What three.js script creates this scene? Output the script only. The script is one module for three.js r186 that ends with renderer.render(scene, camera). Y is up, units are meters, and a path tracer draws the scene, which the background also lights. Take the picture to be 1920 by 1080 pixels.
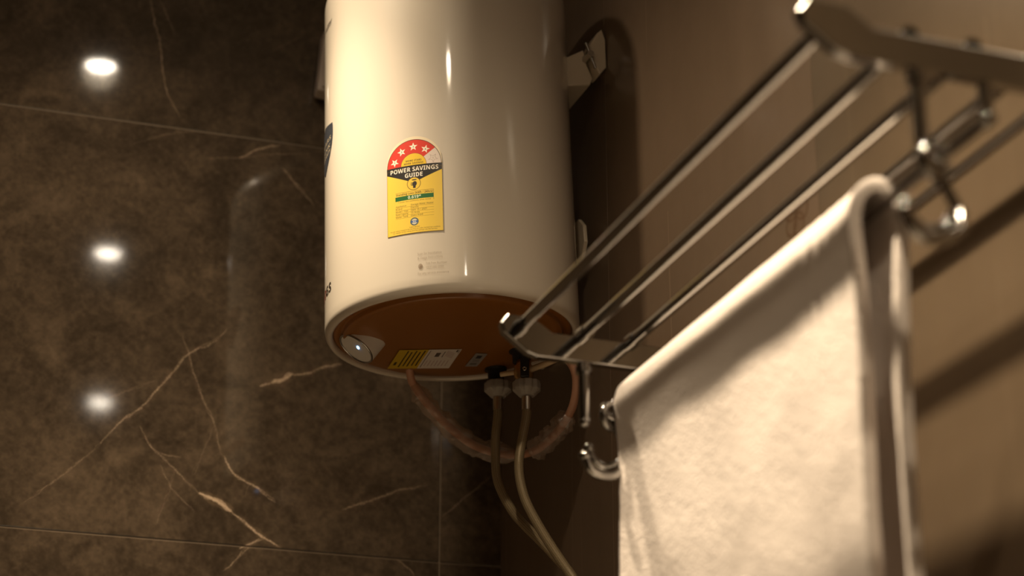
import * as THREE from 'three';
import { mergeGeometries, toCreasedNormals } from 'three/addons/utils/BufferGeometryUtils.js';
import { RoundedBoxGeometry } from 'three/addons/geometries/RoundedBoxGeometry.js';

// ------------------------------------------------------------------ camera, light, exposure
const E = 0.85;                                   // height of the camera above the floor
const scene = new THREE.Scene();
scene.background = new THREE.Color(0x000000);
const camera = new THREE.PerspectiveCamera(2 * Math.atan(540 / 4000) * 180 / Math.PI, 16 / 9, 0.05, 30);
camera.position.set(0, E, 0);
camera.rotation.order = 'YXZ';
camera.rotation.set(22.4 * Math.PI / 180, -20 * Math.PI / 180, 0);
camera.focus = 2.74;
camera.userData.fStop = 2.7;
scene.add(camera);
const renderer = new THREE.WebGLRenderer({ antialias: true });
renderer.toneMapping = THREE.LinearToneMapping;
renderer.toneMappingExposure = 1.25;
renderer.shadowMap.enabled = true;

const CEIL = E + 1.8;
const WARM = new THREE.Color().setRGB(1, 0.8, 0.555);
// recessed downlights: x, z, candela of the beam, half cone (deg), soft part of the cone, candela of the wide spill, label
const LAMPS = [
  [0.415, -2.37, 5.8, 38, 1, 1.6, 'small round ceiling downlight nearest the dark marble wall, mirrored as the topmost spot'],
  [0.505, -1.53, 12.5, 39, 0.85, 2.3, 'small round ceiling downlight mirrored in the dark wall as the middle spot'],
  [0.575, -0.56, 5, 45, 0.8, 3.0, 'small round ceiling downlight farthest from the dark wall, mirrored as the lowest spot'],
];

// ------------------------------------------------------------------ helpers
const used = new Map();
function numbered(name) {
  const n = used.get(name) ?? 0; used.set(name, n + 1);
  return n ? name + '_' + String(n).padStart(3, '0') : name;
}
function thing(name, label, category, pos = [0, 0, 0], group) {
  const g = new THREE.Group(); g.name = numbered(name); g.position.set(...pos);
  g.userData = { label, category }; if (group) g.userData.group = group;
  scene.add(g); return g;
}
function structure(name, pos = [0, 0, 0], ry = 0) {
  const g = new THREE.Group(); g.name = name; g.position.set(...pos); g.rotation.y = ry;
  g.userData.kind = 'structure'; scene.add(g); return g;
}
function part(parent, name, geom, mat, label) {
  const m = new THREE.Mesh(geom, mat); m.name = name; m.castShadow = m.receiveShadow = true;
  if (label) m.userData.label = label;
  parent.add(m); return m;
}
const V = (x, y, z) => new THREE.Vector3(x, y + E, z);             // y counted from the camera's height
function worldPart(g, name, geom, mat, label) {                     // geometry given in room coordinates
  geom.translate(-g.position.x, -g.position.y, -g.position.z);
  return part(g, name, geom, mat, label);
}
function tube(pts, r, seg = 48, rad = 12) {
  return new THREE.TubeGeometry(new THREE.CatmullRomCurve3(pts, false, 'centripetal'), seg, r, rad, false);
}
function rod(a, b, r, rad = 20) {
  const d = b.clone().sub(a), g = new THREE.CylinderGeometry(r, r, d.length(), rad);
  g.applyQuaternion(new THREE.Quaternion().setFromUnitVectors(new THREE.Vector3(0, 1, 0), d.clone().normalize()));
  const c = a.clone().add(b).multiplyScalar(0.5); return g.translate(c.x, c.y, c.z);
}
function ball(p, r) { return new THREE.SphereGeometry(r, 20, 14).translate(p.x, p.y, p.z); }
const lathe = (pts, seg = 64) => new THREE.LatheGeometry(pts.map((p) => new THREE.Vector2(p[0], p[1])), seg);
const join = (list) => mergeGeometries(list.map((g) => { const n = g.index ? g.toNonIndexed() : g.clone(); for (const k of Object.keys(n.attributes)) if (!['position', 'normal', 'uv'].includes(k)) n.deleteAttribute(k); return n; }));
function rng(seed) { let a = seed; return () => { a = (a + 0x6d2b79f5) | 0; let t = Math.imul(a ^ (a >>> 15), 1 | a); t = (t + Math.imul(t ^ (t >>> 7), 61 | t)) ^ t; return ((t ^ (t >>> 14)) >>> 0) / 4294967296; }; }
function noise2(seed) {                                             // value noise
  const r = rng(seed), T = new Float32Array(65536); for (let i = 0; i < 65536; i++) T[i] = r();
  const at = (x, y) => T[((y & 255) << 8) | (x & 255)];
  const n = (x, y) => {
    const xi = Math.floor(x), yi = Math.floor(y); let fx = x - xi, fy = y - yi; fx = fx * fx * (3 - 2 * fx); fy = fy * fy * (3 - 2 * fy);
    const a = at(xi, yi), b = at(xi + 1, yi), c = at(xi, yi + 1), d = at(xi + 1, yi + 1);
    return a + (b - a) * fx + (c - a) * fy + (a - b - c + d) * fx * fy;
  };
  return (x, y, o = 5, g = 0.5) => { let s = 0, w = 1, t = 0; for (let i = 0; i < o; i++) { s += n(x + i * 17.3, y + i * 9.1) * w; t += w; w *= g; x *= 2.03; y *= 2.03; } return s / t; };
}
function canvas(w, h) { const c = document.createElement('canvas'); c.width = w; c.height = h; return c; }
function tex(c, color = true) {
  const t = new THREE.CanvasTexture(c); t.magFilter = THREE.LinearFilter; t.anisotropy = 8;
  t.wrapS = t.wrapT = THREE.RepeatWrapping; if (color) t.colorSpace = THREE.SRGBColorSpace; return t;
}
function cloud(w, h, fn) {                                          // canvas filled per pixel: fn(u, v) -> [r, g, b] 0..255
  const c = canvas(w, h), x = c.getContext('2d'), im = x.createImageData(w, h);
  for (let j = 0, o = 0; j < h; j++) for (let i = 0; i < w; i++, o += 4) { const p = fn(i / w, j / h); im.data[o] = p[0]; im.data[o + 1] = p[1]; im.data[o + 2] = p[2]; im.data[o + 3] = 255; }
  x.putImageData(im, 0, 0); return c;
}
const std = (o) => new THREE.MeshStandardMaterial(o);
const phys = (o) => new THREE.MeshPhysicalMaterial(o);
const rgb = (r, g, b) => new THREE.Color().setRGB(r, g, b);

// ------------------------------------------------------------------ materials
const M = {
  chrome: std({ color: rgb(0.44, 0.43, 0.415), metalness: 1, roughness: 0.09 }),
  steel: std({ color: rgb(0.6, 0.56, 0.5), metalness: 1, roughness: 0.25 }),
  brass: std({ color: rgb(0.62, 0.43, 0.2), metalness: 1, roughness: 0.28 }),
  enamel: phys({ color: rgb(0.72, 0.645, 0.535), roughness: 0.42, clearcoat: 1, clearcoatRoughness: 0.06 }),
  enamelMatt: phys({ color: rgb(0.74, 0.63, 0.47), roughness: 0.5, clearcoat: 0.4, clearcoatRoughness: 0.2 }),
  brown: phys({ color: rgb(0.27, 0.1, 0.014), roughness: 0.32, clearcoat: 0.3, clearcoatRoughness: 0.2 }),
  knob: phys({ color: rgb(0.72, 0.68, 0.62), roughness: 0.38 }),
  black: phys({ color: rgb(0.012, 0.011, 0.01), roughness: 0.45 }),
  nut: phys({ color: rgb(0.34, 0.31, 0.27), roughness: 0.5 }),
  cord: phys({ color: rgb(0.5, 0.26, 0.16), roughness: 0.45 }),
  wrap: phys({ color: rgb(0.9, 0.8, 0.7), roughness: 0.25, transmission: 0.8, thickness: 0, side: THREE.DoubleSide }),
  beige: phys({ color: rgb(0.6, 0.45, 0.27), roughness: 0.5 }),
  grout: std({ color: rgb(0.21, 0.16, 0.11), roughness: 0.9 }),
  groutPale: std({ color: rgb(0.16, 0.125, 0.09), roughness: 0.9 }),
  ceiling: std({ color: rgb(0.7, 0.66, 0.6), roughness: 0.9 }),
  concrete: std({ color: rgb(0.3, 0.27, 0.24), roughness: 0.95 }),
  boxPlastic: phys({ color: rgb(0.6, 0.5, 0.42), roughness: 0.5 }),
  led: std({ color: rgb(0.2, 0.4, 0.7), emissive: rgb(0.25, 0.55, 1), emissiveIntensity: 5 }),
  lens: std({ color: rgb(0.8, 0.8, 0.8), emissive: rgb(1, 0.87, 0.7), emissiveIntensity: 45 }),
  trim: std({ color: rgb(0.75, 0.72, 0.68), roughness: 0.4 }),
};

// dark marble: colour of the stone in wall coordinates (metres from the corner, height above the camera)
const MW = { u0: -1.38, v0: 0.5, s: 1.38 };
function darkMarble() {
  const n = noise2(11), m = noise2(23), N = 1024;
  const base = cloud(N, N, (u, v) => {
    const x = u * MW.s, y = v * MW.s;
    const wx = (n(x * 9, y * 9, 3) - 0.5) * 0.12, wy = (m(x * 9, y * 9, 3) - 0.5) * 0.12;
    const a = n((x + wx) * 5, (y + wy) * 5, 6, 0.62), b = m((x + wy) * 22, (y + wx) * 22, 6, 0.66), f = n(x * 130, y * 130, 3, 0.7);
    let c = 0.44 + 0.72 * (a - 0.5) + 0.9 * (b - 0.5) + 0.6 * (f - 0.5);
    c += Math.max(0, 1 - Math.abs(m((x + wx) * 13 + 40, (y + wy) * 13, 5, 0.6) - 0.5) * 40) * 0.10;
    c = Math.max(0, Math.min(1, c));
    return [58 + 56 * c, 48.5 + 49 * c, 38.5 + 41 * c];
  });
  const S = 2048, c = canvas(S, S), x = c.getContext('2d'); x.drawImage(base, 0, 0, S, S);
  const px = (p) => [(p[0] / 1000 - MW.u0) / MW.s * S, S - (p[1] / 1000 - MW.v0) / MW.s * S];
  // veins of the stone: width, strength, course in millimetres from the corner
  const veins = [
    [2.2, 0.5, [[-564, 1655], [-555, 1615], [-543, 1570], [-539, 1539], [-531, 1508], [-522, 1487], [-508, 1464]]],
    [2, 0.3, [[-550, 1657], [-538, 1636], [-524, 1601]]],
    [1.5, 0.3, [[-574, 1408], [-536, 1427], [-488, 1441], [-428, 1443]]],
    [2.5, 0.6, [[-414, 1409], [-390, 1425], [-353, 1441]]],
    [1.5, 0.3, [[-466, 1400], [-414, 1409], [-373, 1420], [-308, 1431]]],
    [2.5, 0.45, [[-348, 1401], [-331, 1381], [-313, 1364], [-298, 1346]]],
    [2.5, 0.5, [[-420, 1130], [-438, 1109], [-476, 1084], [-486, 1067], [-511, 1031], [-532, 1001], [-567, 968], [-587, 940]]],
    [1.6, 0.3, [[-587, 940], [-615, 909], [-655, 871], [-689, 841]]],
    [1.8, 0.4, [[-483, 1112], [-472, 1085], [-466, 1061], [-453, 1030], [-432, 987], [-422, 956], [-413, 937]]],
    [2.8, 0.7, [[-413, 937], [-397, 911], [-381, 902], [-369, 899], [-349, 884], [-338, 877]]],
    [1.3, 0.25, [[-585, 1005], [-566, 1015], [-519, 1039]]],
    [2, 0.4, [[-535, 969], [-516, 939], [-500, 926], [-480, 907], [-445, 879]]],
    [5.5, 1, [[-445, 879], [-425, 871], [-410, 863], [-397, 854]]],
    [3.2, 0.8, [[-397, 854], [-378, 842], [-355, 826], [-328, 810]]],
    [1.4, 0.3, [[-520, 943], [-504, 932], [-474, 929]]],
    [1.4, 0.3, [[-503, 915], [-486, 883], [-466, 865], [-451, 851]]],
    [2.4, 0.55, [[-384, 804], [-354, 821]]],
    [2.2, 0.45, [[-354, 819], [-373, 807], [-405, 769]]],
    [3, 0.6, [[-366, 1048], [-349, 1055]]],
    [6, 0.8, [[-348, 1056], [-334, 1062], [-320, 1073]]],
    [4, 0.45, [[-320, 1071], [-298, 1075], [-279, 1086], [-247, 1095]]],
    [3, 0.35, [[-238, 874], [-209, 886], [-178, 899], [-146, 912], [-114, 922]]],
    [2.2, 0.3, [[-90, 875], [-65, 902], [-32, 929], [-12, 949]]],
    [2.4, 0.4, [[-156, 806], [-131, 786]]],
    [1.2, 0.22, [[-381, 1593], [-348, 1617], [-324, 1635]]],
    [1.2, 0.2, [[-380, 881], [-376, 901]]],
    [1.2, 0.2, [[-481, 911], [-493, 863], [-505, 827]]],
    [1.2, 0.22, [[-431, 979], [-444, 938], [-457, 905]]],
    [2, 0.3, [[-1200, 1300], [-1100, 1180], [-1020, 1150], [-930, 1010]]],
  ];
  const r = rng(5);
  x.lineCap = 'round'; x.lineJoin = 'round';
  for (const [w, al, pts] of veins) {
    const curve = new THREE.CatmullRomCurve3(pts.map((p) => { const q = px(p); return new THREE.Vector3(q[0], q[1], 0); }));
    const L = curve.getLength(), n = Math.max(4, Math.round(L / 7)), P = curve.getSpacedPoints(n);
    for (let pass = 0; pass < 3; pass++) {
      let jx = 0, jy = 0, lx = P[0].x, ly = P[0].y;
      for (let i = 1; i <= n; i++) {
        jx = jx * 0.7 + (r() - 0.5) * 4; jy = jy * 0.7 + (r() - 0.5) * 4;
        const end = Math.min(1, 0.35 + 0.65 * Math.min(i, n - i + 0.5) / (0.22 * n));
        const k = pass === 0 ? 3.4 : pass === 1 ? 1.3 : 0.7, a = (pass === 0 ? 0.12 : pass === 1 ? 0.5 : 0.62) * al * (0.6 + 0.7 * r());
        x.strokeStyle = `rgba(${pass === 0 ? '150,124,98' : '214,188,160'},${Math.min(0.95, a)})`;
        x.lineWidth = Math.max(0.8, w * 1.13 * k * end * (0.6 + 0.8 * r()));
        x.beginPath(); x.moveTo(lx, ly); lx = P[i].x + jx; ly = P[i].y + jy; x.lineTo(lx, ly); x.stroke();
      }
    }
  }
  const t = tex(c); return phys({ map: t, roughness: 0.055 });
}
// warm beige wall tile with soft streaks and one printed flower
const RW = { u0: -3.0, v0: -0.85, w: 3.0, h: 2.65 };
function beigeTile() {
  const n = noise2(51), m = noise2(77);
  const W = 1024, H = 905;
  const base = cloud(W, H, (u, v) => {
    const x = u * RW.w, y = v * RW.h;
    let c = 0.5 + 0.7 * (n(x * 3, y * 3, 5) - 0.5) + 0.35 * (m(x * 22, y * 5, 4) - 0.5) + 0.12 * (n(x * 60, y * 60, 2) - 0.5);
    return [108 + 22 * c, 90 + 20 * c, 73 + 18 * c];
  });
  const S = 2048, SH = 1809, c = canvas(S, SH), x = c.getContext('2d'); x.drawImage(base, 0, 0, S, SH);
  const px = (z, y) => [(z - RW.u0) / RW.w * S, SH - (y - RW.v0) / RW.h * SH];
  // fine pale upright streaks in the glaze
  const q = rng(19);
  for (let i = 0; i < 60; i++) { const sx = q() * S, sy = q() * SH, l = (0.1 + 0.5 * q()) * SH * 0.5; x.strokeStyle = `rgba(190,165,135,${0.05 + 0.13 * q()})`; x.lineWidth = 0.8 + 1.4 * q(); x.beginPath(); x.moveTo(sx, sy); x.bezierCurveTo(sx + 6 * (q() - 0.5), sy + l * 0.3, sx + 10 * (q() - 0.5), sy + l * 0.6, sx + 8 * (q() - 0.5), sy + l); x.stroke(); }
  // printed flower near the tile's edge
  const [fx, fy] = px(-1.893, 0.965), k = S / RW.w * 0.55;
  x.save(); x.translate(fx, fy); x.strokeStyle = 'rgba(92,66,44,0.7)'; x.fillStyle = 'rgba(112,84,60,0.3)'; x.lineWidth = 2.2;
  for (let i = 0; i < 5; i++) { x.save(); x.rotate(i * 1.2566 + 0.3); x.beginPath(); x.moveTo(0, 0); x.bezierCurveTo(0.028 * k, -0.012 * k, 0.03 * k, -0.045 * k, 0, -0.05 * k); x.bezierCurveTo(-0.03 * k, -0.045 * k, -0.028 * k, -0.012 * k, 0, 0); x.fill(); x.stroke(); x.restore(); }
  x.beginPath(); x.moveTo(0, 0); x.bezierCurveTo(-0.02 * k, 0.05 * k, -0.03 * k, 0.1 * k, 0.0, 0.16 * k); x.stroke(); x.restore();
  return phys({ map: tex(c), roughness: 0.2 });
}
const marble = darkMarble(), beigeLight = beigeTile(), beigeDeep = beigeLight.clone();
beigeDeep.color.setRGB(0.76, 0.79, 0.76);
const beige = [beigeLight, beigeLight, beigeDeep, beigeDeep];     // the tiles come from two firings

// a tile: a bevelled slab whose face lies in the local xy plane; uv from its place on the wall
function tileGeometry(x0, x1, y0, y1, t, uv, b = 0.0012) {
  const s = new THREE.Shape([[x0 + b, y0 + b], [x1 - b, y0 + b], [x1 - b, y1 - b], [x0 + b, y1 - b]].map((p) => new THREE.Vector2(...p)));
  const g = new THREE.ExtrudeGeometry(s, { depth: t - b, bevelEnabled: true, bevelThickness: b, bevelSize: b, bevelSegments: 1, steps: 1 });
  const p = g.attributes.position, u = g.attributes.uv;
  for (let i = 0; i < p.count; i++) { const q = uv(p.getX(i), p.getY(i)); u.setXY(i, q[0], q[1]); }
  return g;
}
const TT = 0.008;
function tiledWall(g, xs, ys, mat, uv, backing, x0, x1, JOINT = 0.0018) {
  for (let j = 0; j + 1 < ys.length; j++) for (let i = 0; i + 1 < xs.length; i++) {
    const geo = tileGeometry(xs[i] + JOINT / 2, xs[i + 1] - JOINT / 2, ys[j] + JOINT / 2, ys[j + 1] - JOINT / 2, TT, uv, JOINT < 0.001 ? 0.0003 : 0.0012);
    geo.translate(0, 0, -TT); part(g, 'tile', geo, Array.isArray(mat) ? mat[i % mat.length] : mat);
  }
  const back = new THREE.BoxGeometry(x1 - x0, CEIL + 0.2, 0.1); back.translate((x0 + x1) / 2, (CEIL + 0.0) / 2, -0.05 - 0.0012);
  part(g, 'grout', back, backing);
}
const wallBack = structure('wall_back', [1.02, 0, -2.85], -2.4 * Math.PI / 180);
tiledWall(wallBack, [-2.3, -1.363, -0.093, 0.03], [0.01, E + 0.172, E + 0.8075, E + 1.444, CEIL], marble, (x, y) => [(x - MW.u0) / MW.s, (y - E - MW.v0) / MW.s], M.grout, -2.35, 0.15);
const wallRight = structure('wall_right', [1.02, 0, 0], -Math.PI / 2);
tiledWall(wallRight, [-3.0, -2.425, -1.841, -1.257, -0.673, -0.089, 0.495, 1.0], [0.01, E + 0.40, E + 1.60, CEIL], beige, (x, y) => [(x - RW.u0) / RW.w, (y - E - RW.v0) / RW.h], M.groutPale, -3.05, 1.1, 0.0006);
const wallLeft = structure('wall_left', [-1.1, 0, 0], Math.PI / 2);
tiledWall(wallLeft, [-1.0, 0.27, 1.54, 3.0], [0.01, E + 0.172, E + 0.8075, E + 1.444, CEIL], marble, (x, y) => [(x - MW.u0) / MW.s, (y - E - MW.v0) / MW.s], M.grout, -1.1, 3.1);
const wallFront = structure('wall_front', [0, 0, 1.0], Math.PI);
tiledWall(wallFront, [-1.02, 0.1, 1.1], [0.01, E + 0.172, E + 0.8075, E + 1.444, CEIL], marble, (x, y) => [(x - MW.u0) / MW.s, (y - E - MW.v0) / MW.s], M.grout, -1.1, 1.2);
const floorG = structure('floor');
{
  const fm = phys({ color: rgb(0.3, 0.26, 0.21), roughness: 0.3 });
  for (let i = 0; i < 4; i++) for (let j = 0; j < 7; j++) {
    const b = new THREE.BoxGeometry(0.597, 0.012, 0.597); b.translate(-0.9 + i * 0.6, -0.006, 0.8 - j * 0.6); part(floorG, 'tile', b, fm);
  }
  const s = new THREE.BoxGeometry(2.5, 0.1, 4.3); s.translate(-0.02, -0.052, -1.0); part(floorG, 'screed', s, M.concrete);
}
const ceilingG = structure('ceiling');
{ const s = new THREE.BoxGeometry(2.5, 0.1, 4.3); s.translate(-0.02, CEIL + 0.05, -1.0); part(ceilingG, 'plasterboard', s, M.ceiling); }

// ------------------------------------------------------------------ downlights
for (const [x, z, beam, half, blend, spill, label] of LAMPS) {
  const g = thing('ceiling_light', label, 'ceiling light', [x, CEIL, z], 'ceiling downlights');
  part(g, 'trim_ring', lathe([[0.026, -0.003], [0.030, -0.006], [0.040, -0.004], [0.043, 0], [0.026, 0], [0.026, -0.003]], 48), M.trim);
  part(g, 'lens', lathe([[0.0, -0.011], [0.012, -0.0105], [0.02, -0.008], [0.0255, -0.003], [0.0255, 0]], 40), M.lens);
  for (const [cd, cone, soft] of [[beam, half, blend], [spill, 70, 1]]) {
    const s = new THREE.SpotLight(WARM, cd, 0, cone * Math.PI / 180, soft, 2);
    s.position.set(0, -0.0105, 0); s.target.position.set(0, -2, 0); s.castShadow = true; s.shadow.radius = 1.3; s.shadow.mapSize.set(1024, 1024); s.shadow.bias = -0.0005;
    g.add(s, s.target);
  }
}

// ------------------------------------------------------------------ water heater
const R = 0.1685;
const heater = thing('water_heater', 'tall cream cylindrical water heater with a yellow energy label and brown underside', 'water heater', [0.8255, E + 1.012, -2.497]);
heater.quaternion.setFromAxisAngle(new THREE.Vector3(-Math.sin(0.3194), 0, Math.cos(0.3194)), 1.9 * Math.PI / 180);
part(heater, 'tank_body', lathe([[0.1575, 0.012], [0.1575, 0.003], [0.159, -0.0005], [0.162, -0.002], [0.165, -0.0005], [0.1675, 0.004], [R, 0.010], [R, 0.02], [R, 0.25], [R, 0.482], [0.168, 0.49], [0.1655, 0.5], [0.159, 0.512], [0.148, 0.521], [0.12, 0.529], [0.06, 0.535], [0, 0.536]], 128), M.enamel);
const base = part(heater, 'base_cover', lathe([[0, -0.0066], [0.05, -0.0064], [0.10, -0.0054], [0.128, -0.0036], [0.132, -0.0026], [0.138, -0.0022], [0.1430, -0.0016], [0.1448, 0.0004], [0.1455, 0.0045], [0.1475, 0.0062], [0.1505, 0.0046], [0.1540, 0.0040], [0.1575, 0.0055], [0.158, 0.012]].reverse(), 96), M.brown);

// printed labels lie on the drum: a grid bent to its radius; top(u) may round the upper edge
function bent(phi0, phi1, y0, y1, rad, top, nu = 28, nv = 20) {
  const pos = [], uv = [], nor = [], idx = [];
  for (let j = 0; j <= nv; j++) for (let i = 0; i <= nu; i++) {
    const u = i / nu, h = top ? top(u) : 1, v = j / nv * h, a = (phi0 + (phi1 - phi0) * u) * Math.PI / 180;
    pos.push(rad * Math.sin(a), y0 + (y1 - y0) * v, rad * Math.cos(a)); nor.push(Math.sin(a), 0, Math.cos(a)); uv.push(u, v);
  }
  for (let j = 0; j < nv; j++) for (let i = 0; i < nu; i++) { const a = j * (nu + 1) + i, b = a + 1, c = a + nu + 1, d = c + 1; idx.push(a, b, d, a, d, c); }
  const g = new THREE.BufferGeometry(); g.setAttribute('position', new THREE.Float32BufferAttribute(pos, 3)); g.setAttribute('normal', new THREE.Float32BufferAttribute(nor, 3)); g.setAttribute('uv', new THREE.Float32BufferAttribute(uv, 2)); g.setIndex(idx); return g;
}
function star(x, cx, cy, r, rot = 0) { x.beginPath(); for (let i = 0; i < 10; i++) { const a = -Math.PI / 2 + rot + i * Math.PI / 5, q = i % 2 ? r * 0.42 : r; x.lineTo(cx + q * Math.cos(a), cy + q * Math.sin(a)); } x.closePath(); }
function energyLabel() {
  const W = 560, H = 1024, c = canvas(W, H), x = c.getContext('2d');
  x.fillStyle = '#f4d04a'; x.fillRect(0, 0, W, H);
  const cx = W / 2, cy = 298, Rr = 272, Ri = 128;
  x.fillStyle = '#f3e3c4'; x.fillRect(0, 0, W, cy);
  x.fillStyle = '#d9321d'; x.beginPath(); x.moveTo(cx, cy + 10); x.arc(cx, cy + 10, Rr, Math.PI, Math.PI * 1.79); x.closePath(); x.fill();
  x.fillStyle = '#e8d9cf'; x.beginPath(); x.moveTo(cx, cy + 10); x.arc(cx, cy + 10, Rr, Math.PI * 1.79, Math.PI * 2); x.closePath(); x.fill();
  x.strokeStyle = '#3a2a18'; x.lineWidth = 5; x.beginPath(); x.arc(cx, cy + 10, Rr + 2, Math.PI, 0); x.stroke();
  x.fillStyle = '#f2c92e'; x.beginPath(); x.arc(cx, cy + 10, Ri, Math.PI, 0); x.fill(); x.strokeStyle = '#8a3a14'; x.lineWidth = 3; x.stroke();
  for (let i = 0; i < 5; i++) {
    const a = Math.PI * (1.1 + 0.2 * i), sx = cx + 204 * Math.cos(a), sy = cy + 16 + 204 * Math.sin(a);
    star(x, sx, sy, 46, (i - 2) * 0.3); x.fillStyle = i < 4 ? '#fff1dc' : '#e9dcd2'; x.fill();
    if (i === 4) { x.strokeStyle = '#b9a49a'; x.lineWidth = 4; x.stroke(); }
    x.fillStyle = i < 4 ? '#3a4a30' : '#b9a49a'; x.font = 'bold 26px sans-serif'; x.textAlign = 'center'; x.fillText(String(i + 1), sx, sy + 10);
  }
  x.fillStyle = '#4a3a12'; x.font = 'bold 27px sans-serif'; x.textAlign = 'center';
  x.fillText('MORE STARS', cx, cy - 32); x.fillText('MORE SAVINGS', cx, cy - 3);
  x.fillStyle = '#17120e'; x.beginPath(); x.moveTo(0, cy + 8); x.lineTo(W, cy + 8); x.lineTo(W, cy + 76); x.lineTo(cx, cy + 196); x.lineTo(0, cy + 76); x.closePath(); x.fill();
  x.fillStyle = '#fff6e6'; x.font = 'bold 62px sans-serif'; x.fillText('POWER SAVINGS', cx, cy + 73, 500); x.font = 'bold 60px sans-serif'; x.fillText('GUIDE', cx, cy + 134, 190);
  // emblem: a fist holding a plug inside a ring
  x.fillStyle = '#f1cd45'; x.beginPath(); x.arc(cx, cy + 206, 66, 0, 7); x.fill(); x.strokeStyle = '#5a3f12'; x.lineWidth = 5; x.stroke();
  x.fillStyle = '#2a2216'; x.beginPath(); x.ellipse(cx + 8, cy + 208, 22, 26, 0.2, 0, 7); x.fill(); x.fillRect(cx - 8, cy + 228, 26, 26); x.fillRect(cx - 30, cy + 194, 34, 7); x.fillRect(cx - 32, cy + 208, 36, 7); x.fillRect(cx - 28, cy + 221, 32, 6);
  x.fillStyle = '#6d5a2c'; x.beginPath(); x.ellipse(cx + 4, cy + 166, 26, 8, 0, 0, 7); x.fill();
  // table
  const tx = 88, tw = 384; x.strokeStyle = '#7a5a16'; x.lineWidth = 3;
  x.beginPath(); x.moveTo(tx, 583); x.lineTo(tx + tw, 583); x.moveTo(tx + tw, 583); x.lineTo(tx + tw, 690); x.stroke();
  x.fillStyle = '#4a3608'; x.font = 'bold 30px sans-serif'; x.fillText('Standing Loss (kWh / 24hrs)', cx, 613, 372);
  x.fillStyle = '#14662a'; x.fillRect(tx, 622, tw, 46); x.fillStyle = '#eef4d8'; x.font = 'bold 44px sans-serif'; x.fillText('0.619*', cx + 4, 660);
  x.fillStyle = '#6a4d10'; x.font = '20px sans-serif'; x.fillText('* Under test conditions, when tested', cx, 690, 372);
  x.textAlign = 'left'; x.font = '25px sans-serif';
  const rows = [['Appliance', 'Storage Water Heater'], ['Brand', 'Electric'], ['Model / Year', 'SWH 15 / 2021'], ['Rated Capacity', '15 litres'], ['Water Tank', 'Glass lined']];
  rows.forEach((r, i) => { const y = 734 + i * 28; x.fillStyle = '#4a3608'; x.fillText(r[0], tx + 2, y, 130); x.fillText(r[1], tx + 156, y, 226); x.fillStyle = '#a8801e'; x.fillRect(tx, y + 6, tw, 2.5); });
  // round blue seal
  x.fillStyle = '#4d5e66'; x.beginPath(); x.arc(cx, 905, 42, 0, 7); x.fill(); x.fillStyle = '#d8d2b8'; x.beginPath(); x.arc(cx, 905, 30, 0, 7); x.fill(); x.fillStyle = '#3f63a0'; x.fillRect(cx - 36, 894, 72, 22); x.fillStyle = '#dfe6ee'; x.font = 'bold 20px sans-serif'; x.textAlign = 'center'; x.fillText('BEE', cx, 912);
  x.fillStyle = '#6a4d10'; x.font = '18px sans-serif'; x.fillText('Label period', cx, 966); x.fillText('The star rating is based on the standing loss under standard test conditions', cx, 986, 500); x.fillText('For details of the rating and the savings see the bureau', cx, 1005, 500);
  x.strokeStyle = '#7a5a16'; x.lineWidth = 3; x.strokeRect(1.5, cy + 40, W - 3, H - cy - 42);
  return c;
}
const print = (c, o = {}) => phys({ map: tex(c), roughness: 0.4, clearcoat: 0.6, clearcoatRoughness: 0.15, ...o });
const arch = (u) => { const k = (u - 0.5) / 0.5; return 1 - 0.27 * (1 - Math.sqrt(Math.max(0, 1 - k * k * 0.995))) / 1; };
part(heater, 'energy_label', bent(-47.0, -21.8, 0.081, 0.2165, R + 0.0004, arch, 48, 20), print(energyLabel()), 'yellow arched energy label with red star band');
{ // small grey print under the energy label
  const c = canvas(512, 320), x = c.getContext('2d'); x.clearRect(0, 0, 512, 320); x.fillStyle = 'rgba(130,104,72,0.5)'; x.font = '40px sans-serif';
  x.fillText('Scan for Installation', 8, 44, 400); x.fillText('& Usage Instructions', 8, 96, 400);
  x.beginPath(); x.arc(52, 186, 34, 0, 7); x.fill(); x.fillText('Toll Free Number', 130, 170, 370); x.fillText('1800 000 0000', 130, 222, 370); x.fillText('For any service assistance', 8, 290, 460);
  part(heater, 'printed_text', bent(-33.6, -18.6, 0.0195, 0.0545, R + 0.0004, null, 20, 6), print(c, { transparent: true, clearcoat: 0 }), 'small grey printed service text');
}
{ // shield sticker on the front, seen edge-on
  const c = canvas(256, 512), x = c.getContext('2d'); x.clearRect(0, 0, 256, 512);
  x.fillStyle = '#3a3f48'; x.beginPath(); x.moveTo(128, 8); x.lineTo(236, 60); x.bezierCurveTo(250, 240, 220, 390, 128, 504); x.bezierCurveTo(36, 390, 6, 240, 20, 60); x.closePath(); x.fill();
  x.fillStyle = '#a89a80'; x.font = 'bold 56px sans-serif'; x.textAlign = 'center'; x.fillText('YEARS', 140, 210); x.fillText('TANK', 136, 280); x.fillText('WARRANTY', 128, 340, 170); 
  part(heater, 'shield_sticker', bent(-112, -82.5, 0.222, 0.296, R + 0.0004, null, 24, 10), print(c, { transparent: true, roughness: 0.35 }), 'dark blue shield sticker');
}
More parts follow.
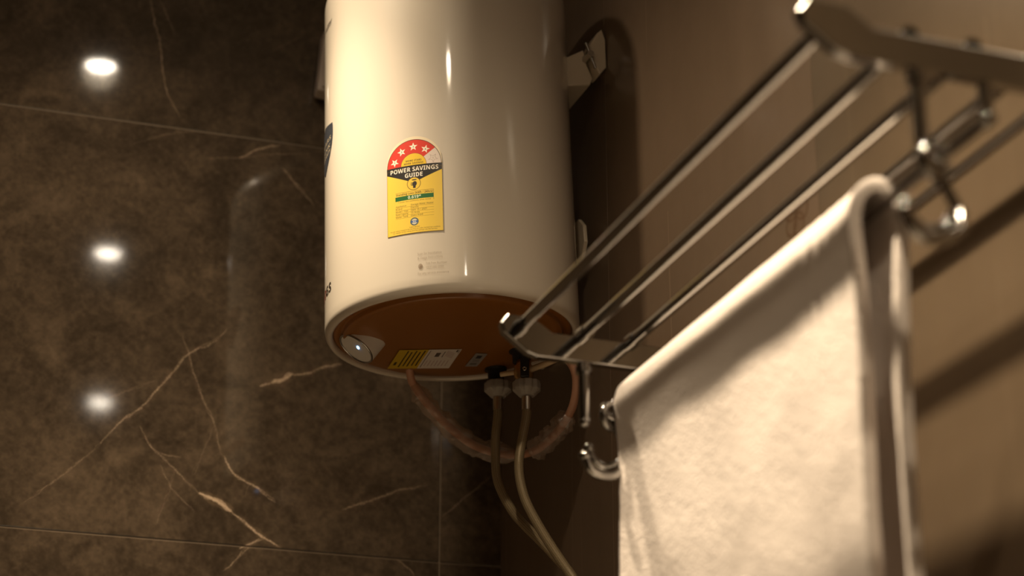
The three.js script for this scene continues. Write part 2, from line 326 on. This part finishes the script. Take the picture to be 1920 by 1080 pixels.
{ // brand lettering at the lower front and model lettering above
  const c = canvas(512, 128), x = c.getContext('2d'); x.clearRect(0, 0, 512, 128); x.font = 'bold 110px sans-serif'; x.fillStyle = '#7a2014'; x.fillText('LD', 250, 104); x.fillStyle = '#2a2018'; x.fillText('GS', 372, 104, 138); x.fillStyle = '#7a2014'; x.fillText('RIO', 60, 104);
  part(heater, 'brand_lettering', bent(-122, -86.5, 0.043, 0.063, R + 0.0004, null, 20, 3), print(c, { transparent: true }), 'red and black brand lettering');
  const d = canvas(512, 96), y = d.getContext('2d'); y.clearRect(0, 0, 512, 96); y.font = 'italic 78px sans-serif'; y.fillStyle = '#3a2a1a'; y.fillText('instant hot water', 10, 72, 490);
  part(heater, 'slogan_lettering', bent(-120, -85, 0.435, 0.452, R + 0.0004, null, 20, 3), print(d, { transparent: true }), 'thin dark slanted lettering');
}
{ // labels on the underside: v runs front to back
  const quad = (a, b, c, d, up = -0.0072) => { const g = new THREE.BufferGeometry(); g.setAttribute('position', new THREE.Float32BufferAttribute([a[0], up, a[1], b[0], up, b[1], c[0], up, c[1], d[0], up, d[1]], 3)); g.setAttribute('uv', new THREE.Float32BufferAttribute([0, 0, 1, 0, 1, 1, 0, 1], 2)); g.setIndex([0, 1, 2, 0, 2, 3]); g.computeVertexNormals(); return g; };
  const c = canvas(600, 512), x = c.getContext('2d'); x.fillStyle = '#c9a81a'; x.fillRect(0, 0, 290, 512); x.fillStyle = '#d8cfc6'; x.fillRect(286, 0, 314, 512);
  x.fillStyle = '#3a2c06'; for (let i = 0; i < 5; i++) { x.fillRect(88 + i * 40, 30 + (i % 2) * 30, 14, 440 - (i * 53) % 90); } x.fillRect(30, 330, 26, 90);
  x.fillStyle = '#5b5048'; x.fillRect(306, 30, 8, 450); x.fillRect(380, 90, 44, 110); x.fillRect(452, 60, 9, 150); x.fillRect(560, 20, 18, 60); x.fillRect(585, 20, 6, 90);
  x.fillStyle = '#b0908a'; for (let i = 0; i < 6; i++) x.fillRect(480 + i * 14, 40 + i * 12, 5, 140); for (let i = 0; i < 7; i++) x.fillRect(335 + i * 34, 300, 7, 150);
  part(heater, 'caution_label', quad([-0.055, -0.115], [0.025, -0.092], [0.019, -0.018], [-0.060, -0.043]).rotateX(0), print(c, { side: THREE.DoubleSide, clearcoat: 0 }), 'yellow and white caution label');
  const d = canvas(128, 400), y = d.getContext('2d'); y.fillStyle = '#8f8a86'; y.fillRect(0, 0, 128, 400); y.fillStyle = '#3b3a3c'; y.fillRect(36, 60, 56, 90); y.fillStyle = '#5a5654'; y.fillRect(30, 190, 70, 12); y.fillRect(30, 230, 70, 12); y.fillRect(30, 290, 70, 50);
  part(heater, 'serial_label', quad([0.044, -0.08], [0.06, -0.076], [0.058, -0.026], [0.042, -0.028]), print(d, { side: THREE.DoubleSide, clearcoat: 0 }), 'small grey serial label');
}
{ // thermostat dial, leaning out towards the front of the tank
  const n = new THREE.Vector3(-0.6, -0.8, 0.0).normalize(), q = new THREE.Quaternion().setFromUnitVectors(new THREE.Vector3(0, 1, 0), n), at = new THREE.Vector3(-0.121, -0.0125, -0.037);
  const put = (g) => g.applyQuaternion(q).translate(at.x, at.y, at.z);
  const dial = part(heater, 'dial', put(lathe([[0.0265, -0.03], [0.0265, -0.001], [0.0258, 0.0008]], 56)), M.knob, 'white round thermostat dial');
  part(dial, 'chrome_ring', put(new THREE.TorusGeometry(0.0252, 0.0014, 10, 56).rotateX(Math.PI / 2).translate(0, 0.0012, 0)), M.chrome);
  part(dial, 'dial_face', put(lathe([[0, 0.0016], [0.02, 0.0016], [0.0238, 0.0012], [0.0246, 0]].reverse(), 48)), M.knob);
  part(dial, 'indicator_light', put(new THREE.SphereGeometry(0.0022, 14, 10).scale(1, 0.45, 1.5).rotateY(0.5).translate(-0.001, 0.0018, 0.0075)), M.led, 'glowing blue indicator light');
}
for (const [x, z, r, h] of [[0.0905, -0.085, 0.0112, 0.028], [0.0995, -0.008, 0.0125, 0.022]]) {
  part(heater, 'pipe_collar', lathe([[r * 1.35, 0.0], [r * 1.35, -0.007], [r, -0.009], [r, -h], [r * 0.6, -h - 0.002], [0, -h - 0.002]].reverse(), 28).translate(x, 0, z), M.black, 'black plastic collar');
}
{ // hanging brackets between the tank and the beige wall
  const inv = heater.quaternion.clone().invert();
  const toLocal = (g) => g.translate(-heater.position.x, -heater.position.y, -heater.position.z).applyQuaternion(inv);
  const wx = 1.006;
  const plate = (pts, x, t, bev = 0.0012) => { // outline in (z, y) on a plane parallel to the beige wall
    const g = new THREE.ExtrudeGeometry(new THREE.Shape(pts.map((p) => new THREE.Vector2(p[0], p[1] + E))), { depth: t, bevelEnabled: true, bevelThickness: bev, bevelSize: bev, bevelSegments: 2 });
    return g.rotateY(-Math.PI / 2).translate(x, 0, 0);           // shape x becomes z, depth goes towards the room
  };
  const block = (pts, z0, z1, bev = 0.002) => {                    // outline in (x, y), pushed along the wall from z0 to z1
    const g = new THREE.ExtrudeGeometry(new THREE.Shape(pts.map((p) => new THREE.Vector2(p[0], p[1] + E))), { depth: z1 - z0, bevelEnabled: true, bevelThickness: bev, bevelSize: bev, bevelSegments: 3 });
    return g.translate(0, 0, z0);
  };
  const br = part(heater, 'bracket', toLocal(block([[0.955, 1.421], [0.968, 1.423], [0.989, 1.437], [0.994, 1.415], [1.002, 1.397], [0.998, 1.388], [0.955, 1.378]], -2.515, -2.432)), M.enamelMatt, 'cream hanging bracket');
  part(br, 'hook_ear', toLocal(block([[0.997, 1.441], [1.008, 1.462], [1.0125, 1.467], [1.0165, 1.454], [1.0175, 1.412], [1.0095, 1.401], [1.004, 1.412]], -2.445, -2.419)), M.enamelMatt);
  part(br, 'bolt', toLocal(join([rod(V(0.987, 1.441, -2.413), V(1.001, 1.404, -2.413), 0.0022, 12), rod(V(0.993, 1.424, -2.432), V(0.993, 1.424, -2.409), 0.0055, 6)])), M.steel);
  part(heater, 'bracket', toLocal(plate([[-2.53, 1.205], [-2.486, 1.205], [-2.470, 1.19], [-2.466, 1.165], [-2.478, 1.14], [-2.53, 1.14]], wx, 0.003)), M.enamelMatt, 'lower cream bracket');
  part(heater, 'back_plate', toLocal(plate([[-2.66, 1.05], [-2.585, 1.05], [-2.585, 1.5], [-2.66, 1.5]], 1.015, 0.006)), M.enamelMatt);
}

// ------------------------------------------------------------------ hoses, valve, cord
function braidTexture() {
  const c = canvas(64, 64), x = c.getContext('2d'); x.fillStyle = '#5a4d3a'; x.fillRect(0, 0, 64, 64);
  for (let k = -1; k < 3; k++) { x.lineWidth = 9; x.strokeStyle = '#d8c49c'; x.beginPath(); x.moveTo(k * 32, 0); x.lineTo(k * 32 + 32, 64); x.stroke(); x.strokeStyle = '#b39f78'; x.beginPath(); x.moveTo(k * 32 + 32, 0); x.lineTo(k * 32, 64); x.stroke(); }
  return c;
}
const bt = tex(braidTexture()); bt.repeat.set(210, 7);
const bb = tex(braidTexture(), false); bb.repeat.set(210, 7);
M.braid = std({ map: bt, bumpMap: bb, bumpScale: 0.0006, metalness: 0.25, roughness: 0.4 });
function lobedNut(top, bottom, h, lobes = 7) {                      // a hand nut whose ribs fade towards the hose
  const pos = [], idx = [], n = 112, m = 12;
  for (let j = 0; j <= m; j++) for (let i = 0; i <= n; i++) {
    const t = j / m, a = i / n * Math.PI * 2, w = Math.pow(0.5 + 0.5 * Math.cos(a * lobes), 0.7), e = t < 0.08 ? 0.93 : 1;
    const k = Math.max(0, (t - 0.58) / 0.42), r = (top + (bottom - top) * k) * e * (0.84 + 0.16 * Math.min(1, w * 1.6) * (1 - k * 0.8) + 0.16 * 0.3 * k); pos.push(r * Math.cos(a), -h * t, r * Math.sin(a));
  }
  for (let j = 0; j < m; j++) for (let i = 0; i < n; i++) { const a = j * (n + 1) + i, b = a + n + 1; idx.push(a, a + 1, b, b, a + 1, b + 1); }
  const c0 = pos.length / 3; pos.push(0, 0, 0, 0, -h, 0);
  for (let i = 0; i < n; i++) { idx.push(c0, i + 1, i); const q = m * (n + 1) + i; idx.push(c0 + 1, q, q + 1); }
  let g = new THREE.BufferGeometry(); g.setAttribute('position', new THREE.Float32BufferAttribute(pos, 3)); g.setIndex(idx); g = toCreasedNormals(g, 0.6); g.setAttribute('uv', new THREE.Float32BufferAttribute(new Float32Array(g.attributes.position.count * 2), 2)); return g;
}
function hose(label, pts, nutY, wall) {
  const g = thing('braided_hose', label, 'hose', [pts[0][0], pts[0][1] + E, pts[0][2]]);
  const P = pts.map((p) => V(...p)), t = P[0].clone();
  worldPart(g, 'hose_body', new THREE.TubeGeometry(new THREE.CatmullRomCurve3(P, false, 'centripetal'), 220, 0.0062, 14), M.braid);
  worldPart(g, 'nut', lobedNut(0.0188, 0.0112, 0.0205).translate(t.x, nutY + E, t.z), M.nut, 'pale grey ribbed plastic nut');
  worldPart(g, 'ferrule', rod(V(pts[0][0], pts[0][1] + 0.004, pts[0][2]), V(pts[1][0], pts[1][1] + 0.004, pts[1][2]), 0.0068), M.steel);
  worldPart(g, 'wall_fitting', join([rod(V(...wall), V(1.0195, wall[1], wall[2]), 0.011), rod(V(1.012, wall[1], wall[2]), V(1.0198, wall[1], wall[2]), 0.024)]), M.chrome);
  return g;
}
hose('braided metal hose under the farther black heater collar, passing behind the other hose',
  [[0.916, 0.964, -2.572], [0.916, 0.942, -2.572], [0.913, 0.908, -2.573], [0.913, 0.878, -2.573], [0.913, 0.849, -2.567], [0.917, 0.825, -2.556], [0.925, 0.795, -2.537], [0.930, 0.768, -2.505], [0.938, 0.748, -2.484], [0.952, 0.711, -2.447], [0.963, 0.676, -2.416], [0.984, 0.58, -2.39], [0.992, 0.50, -2.40]], 0.986, [0.99, 0.49, -2.41]);
hose('braided metal hose below the brass valve with black lever, passing in front',
  [[0.928, 0.937, -2.493], [0.928, 0.918, -2.493], [0.921, 0.883, -2.490], [0.915, 0.852, -2.487], [0.912, 0.824, -2.477], [0.914, 0.789, -2.461], [0.923, 0.748, -2.436], [0.935, 0.704, -2.405], [0.948, 0.665, -2.378], [0.985, 0.57, -2.33], [0.992, 0.50, -2.31]], 0.962, [0.99, 0.49, -2.31]);
{
  const g = thing('safety_valve', 'brass safety valve with black lever between the heater and its nearer hose', 'valve', [0.926, E + 0.965, -2.497]);
  worldPart(g, 'valve_body', lathe([[0, 0], [0.0095, 0], [0.0095, 0.006], [0.0125, 0.008], [0.0135, 0.016], [0.0125, 0.024], [0.010, 0.027], [0.010, 0.032], [0, 0.032]], 28).translate(0.9255, 0.960 + E, -2.497), M.brass);
  worldPart(g, 'spout', tube([V(0.925, 0.975, -2.497), V(0.935, 0.978, -2.48), V(0.943, 0.978, -2.461), V(0.957, 0.984, -2.447)], 0.0042, 24), M.beige);
  worldPart(g, 'spout', tube([V(0.925, 0.978, -2.5), V(0.912, 0.979, -2.512), V(0.902, 0.979, -2.522)], 0.0035, 16), M.beige);
  const lv = new RoundedBoxGeometry(0.012, 0.034, 0.006, 3, 0.0018).rotateY(-0.35).translate(0.9205, 0.980 + E, -2.480);
  const L = worldPart(g, 'lever', lv, M.black, 'black plastic lever');
  worldPart({ position: g.position, add: (m) => L.add(m) }, 'screw', new THREE.TorusGeometry(0.0021, 0.0009, 8, 18).rotateY(-0.35).translate(0.9190, 0.974 + E, -2.4768), M.steel);
}
{
  const g = thing('power_cord', 'pinkish brown cord in crumpled clear wrapping looping under the heater', 'cord', [0.94, E + 0.893, -2.59]);
  const pts = [[0.803, 1.012, -2.617], [0.811, 0.994, -2.628], [0.833, 0.967, -2.631], [0.872, 0.930, -2.629], [0.906, 0.906, -2.618], [0.944, 0.893, -2.594], [0.964, 0.889, -2.544], [0.976, 0.904, -2.496], [0.981, 0.924, -2.462], [0.978, 0.951, -2.441], [0.971, 0.966, -2.433], [0.961, 0.984, -2.437], [0.945, 1.016, -2.442]];
  const curve = new THREE.CatmullRomCurve3(pts.map((p) => V(...p)), false, 'centripetal');
  worldPart(g, 'cable', new THREE.TubeGeometry(curve, 160, 0.0056, 12), M.cord);
  const n = noise2(3);
  const sleeve = (t0, t1, r0) => {
    const seg = 90, rad = 22, pos = [], idx = [], fr = curve.computeFrenetFrames(400, false);
    for (let i = 0; i <= seg; i++) {
      const t = t0 + (t1 - t0) * i / seg, p = curve.getPointAt(t), k = Math.min(400, Math.round(t * 400)), N = fr.normals[k], B = fr.binormals[k];
      for (let j = 0; j <= rad; j++) {
        const a = j / rad * Math.PI * 2, q = Math.min(1, Math.min(i, seg - i) / 8);
        const r = 0.0062 + r0 * q * (0.25 + 1.5 * Math.pow(n(i * 0.16 + t0 * 50, (j % rad) * 0.55, 3), 1.6));
        pos.push(p.x + r * (Math.cos(a) * N.x + Math.sin(a) * B.x), p.y + r * (Math.cos(a) * N.y + Math.sin(a) * B.y), p.z + r * (Math.cos(a) * N.z + Math.sin(a) * B.z));
      }
    }
    for (let i = 0; i < seg; i++) for (let j = 0; j < rad; j++) { const a = i * (rad + 1) + j, b = a + rad + 1; idx.push(a, b, a + 1, b, b + 1, a + 1); }
    const s = new THREE.BufferGeometry(); s.setAttribute('position', new THREE.Float32BufferAttribute(pos, 3)); s.setIndex(idx); s.computeVertexNormals(); return s;
  };
  worldPart(g, 'clear_wrapping', sleeve(0.06, 0.46, 0.0078), M.wrap, 'crumpled clear plastic wrapping');
  worldPart(g, 'clear_wrapping', sleeve(0.53, 0.73, 0.009), M.wrap, 'crumpled clear plastic wrapping');
}
{
  const g = thing('junction_box', 'small pale plastic box on the dark marble wall, mostly hidden behind the heater', 'box', [0.758, E + 1.517, -2.845]);
  g.rotation.set(0, -2.4 * Math.PI / 180, -0.07);
  part(g, 'box_body', new RoundedBoxGeometry(0.09, 0.106, 0.03, 3, 0.004).translate(0, 0.056, 0.005), M.boxPlastic);
  part(g, 'cover', new RoundedBoxGeometry(0.078, 0.094, 0.006, 3, 0.002).translate(0, 0.056, 0.022), M.boxPlastic);
}

// ------------------------------------------------------------------ chrome towel rack
{
  const g = thing('towel_rack', 'chrome wall rack of parallel bars with robe hooks, mounted on the beige wall', 'towel rack', [1.012, E + 0.83, -1.66]);
  const ZF = -2.035, ZN = -1.316, YB = 0.847;
  for (const [x, r] of [[0.750, 0.0068], [0.8225, 0.0068], [0.881, 0.0068], [0.940, 0.0068], [0.994, 0.006]]) worldPart(g, 'bar', rod(V(x, YB, ZF), V(x, YB, ZN), r, 28), M.chrome);
  for (const z of [ZF, ZN]) {
    const o = z === ZF ? 0.007 : 0;
    const s = new THREE.Shape([[0.728 + o, 0.857], [0.721 + o, 0.848], [0.724 + o, 0.839], [0.750 + o, 0.8195], [0.762 + o, 0.816], [1.008, 0.816], [1.008, 0.842], [0.785, 0.842], [0.762, 0.857]].map((p) => new THREE.Vector2(p[0], p[1] + E)));
    const b = new THREE.ExtrudeGeometry(s, { depth: 0.009, bevelEnabled: true, bevelThickness: 0.002, bevelSize: 0.002, bevelSegments: 4 }).translate(0, 0, z - 0.0045);
    const br = worldPart(g, 'bracket', b, M.chrome);
    const W = (name, geo) => worldPart({ position: g.position, add: (m) => br.add(m) }, name, geo, M.chrome);
    W('wall_flange', new RoundedBoxGeometry(0.012, 0.06, 0.05, 3, 0.004).translate(1.0135, 0.83 + E, z));
    for (const x of [0.750, 0.8225, 0.881, 0.940]) W('socket', rod(V(x, YB, z), V(x, YB, z - 0.018 * Math.sign(z + 1.66)), 0.0088, 24));
    W('post', join([rod(V(0.8245, 0.815, z), V(0.8245, z === ZF ? 0.748 : 0.735, z), 0.0062, 24), ball(V(0.8245, z === ZF ? 0.747 : 0.734, z), 0.0066), rod(V(0.8245, 0.81, z), V(0.8245, 0.803, z), 0.0095, 24)]));
    W('towel_arm', join([rod(V(0.887, 0.812, z), V(0.887, 0.782, z), 0.006, 20), ball(V(0.887, 0.782, z), 0.0085)]));
  }
  worldPart(g, 'towel_bar', rod(V(0.887, 0.782, ZF), V(0.887, 0.782, ZN), 0.0065, 28), M.chrome);
  for (const [z, dx, dy] of [[ZF, 0.02, 0], [ZN, -0.002, -0.022]]) {             // double robe hooks at both ends
    const h = new THREE.Group(); h.name = 'robe_hook'; g.add(h);
    const W = (name, geo) => worldPart({ position: g.position, add: (m) => h.add(m) }, name, geo, M.chrome);
    const X = (x, y, dz) => V(x + dx, y + dy, z + dz);
    W('collar', join([new THREE.TorusGeometry(0.013, 0.005, 14, 30).rotateY(0.5).translate(0.835 + dx, 0.757 + E + dy, z), rod(X(0.822, 0.76, 0), X(0.85, 0.752, 0), 0.005)]));
    W('stem', join([rod(X(0.838, 0.75, 0), X(0.856, 0.715, 0), 0.0048), ball(X(0.84, 0.773, 0), 0.0045), ball(X(0.846, 0.764, 0.006), 0.004)]));
    W('prong', join([tube([X(0.856, 0.717, 0), X(0.85, 0.698, 0.004), X(0.828, 0.686, 0.008), X(0.808, 0.69, 0.01), X(0.7995, 0.703, 0.011)], 0.0058, 30), ball(X(0.7995, 0.7045, 0.011), 0.0066)]));
    W('prong', join([tube([X(0.855, 0.719, -0.004), X(0.848, 0.708, -0.009), X(0.832, 0.702, -0.011), X(0.819, 0.708, -0.011), X(0.8135, 0.720, -0.011)], 0.0055, 30), ball(X(0.8134, 0.7215, -0.011), 0.0062)]));
  }
}

// ------------------------------------------------------------------ towel
{
  const g = thing('bath_towel', 'cream terry bath towel draped over the lower bar of the chrome rack', 'towel', [0.887, E + 0.785, -1.75]);
  const prof = new THREE.CatmullRomCurve3([[0.866, 0.14], [0.8655, 0.35], [0.865, 0.55], [0.866, 0.66], [0.8655, 0.72], [0.862, 0.752], [0.861, 0.772], [0.867, 0.790], [0.880, 0.799], [0.890, 0.798], [0.900, 0.788], [0.902, 0.768], [0.899, 0.74], [0.894, 0.66], [0.894, 0.45], [0.896, 0.18]].map((p) => new THREE.Vector3(p[0], p[1] + E, 0)), false, 'centripetal');
  const NS = 220, NZ = 110, n = noise2(91), Z0 = -2.03, Z1 = -1.499, TH = 0.0042;
  const pts = prof.getSpacedPoints(NS), tan = pts.map((p, i) => pts[Math.min(NS, i + 1)].clone().sub(pts[Math.max(0, i - 1)]).normalize());
  const nor = tan.map((t) => new THREE.Vector3(-t.y, t.x, 0));      // points away from the bar on the outer side
  const pos = [], idx = [], uv = [];
  const at = (i, z, side) => {
    const p = pts[i], N = nor[i], low = Math.max(0, Math.min(1, (0.76 + E - p.y) / 0.2));
    const front = i < NS * 0.5;
    let w = low * (0.007 * (n(z * 5 + (front ? 0 : 30), (p.y) * 1.2, 3) - 0.5) + 0.0022 * Math.sin(z * 38 + (p.y) * 2.5)) + (0.001 + 0.002 * low) * (n(z * 14, p.y * 14 + i * 0.0, 3) - 0.5);
    if (!front) w += low * 0.006 * Math.sin(z * 60);
    const edge = Math.max(0, 1 - (Z1 - z) / 0.03); const thick = TH * (1 + 0.5 * edge * edge);
    const band = front || true ? 0.0007 * ((Z1 - z > 0.045 && Z1 - z < 0.052) || (Z1 - z > 0.062 && Z1 - z < 0.069) || (Z1 - z > 0.085 && Z1 - z < 0.09) ? -1.8 : 0) : 0;
    const d = w + (side ? -thick : thick + band);
    const zz = z + (front ? 0.0015 : 0.004) * Math.sin(p.y * 9) * Math.min(1, low * 2) * (z > -1.7 ? 1 : 0.4) - (front ? 0 : low * 0.0);
    const late = Math.max(0, Math.min(1, (i / NS - 0.44) / 0.12)) * Math.max(0, (z + 1.7) / (Z1 + 1.7)); // the back layer reaches a little farther out
    return [p.x + N.x * d, p.y + N.y * d, zz + 0.022 * late];
  };
  for (let side = 0; side < 2; side++) for (let k = 0; k <= NZ; k++) for (let i = 0; i <= NS; i++) { const z = Z0 + (Z1 - Z0) * k / NZ, q = at(i, z, side); pos.push(...q); uv.push(z * 8, i / NS * 11); }
  const id = (s, k, i) => s * (NZ + 1) * (NS + 1) + k * (NS + 1) + i;
  for (let k = 0; k < NZ; k++) for (let i = 0; i < NS; i++) {
    idx.push(id(0, k, i), id(0, k + 1, i), id(0, k, i + 1), id(0, k + 1, i), id(0, k + 1, i + 1), id(0, k, i + 1));
    idx.push(id(1, k, i), id(1, k, i + 1), id(1, k + 1, i), id(1, k + 1, i), id(1, k, i + 1), id(1, k + 1, i + 1));
  }
  for (let i = 0; i < NS; i++) for (const k of [0, NZ]) { const a = id(0, k, i), b = id(0, k, i + 1), c = id(1, k, i), d = id(1, k, i + 1); k ? idx.push(a, c, b, b, c, d) : idx.push(a, b, c, b, d, c); }
  for (let k = 0; k < NZ; k++) for (const i of [0, NS]) { const a = id(0, k, i), b = id(0, k + 1, i), c = id(1, k, i), d = id(1, k + 1, i); i ? idx.push(a, b, c, b, d, c) : idx.push(a, c, b, b, c, d); }
  const geo = new THREE.BufferGeometry(); geo.setAttribute('position', new THREE.Float32BufferAttribute(pos, 3)); geo.setAttribute('uv', new THREE.Float32BufferAttribute(uv, 2)); geo.setIndex(idx); geo.computeVertexNormals();
  const tn = noise2(7), bump = tex(cloud(256, 256, (u, v) => { const q = 255 * (0.5 * tn(u * 60, v * 60, 2) + 0.5 * tn(u * 14, v * 14, 3)); return [q, q, q]; }), false);
  const terry = phys({ color: rgb(0.78, 0.7, 0.64), roughness: 0.95, sheen: 0.3, sheenColor: rgb(0.9, 0.8, 0.7), sheenRoughness: 0.6, bumpMap: bump, bumpScale: 0.0012 });
  worldPart(g, 'towel_cloth', geo, terry);
}
scene.traverse((o) => { if (o.isMesh) { o.castShadow = true; o.receiveShadow = true; } });
renderer.render(scene, camera);
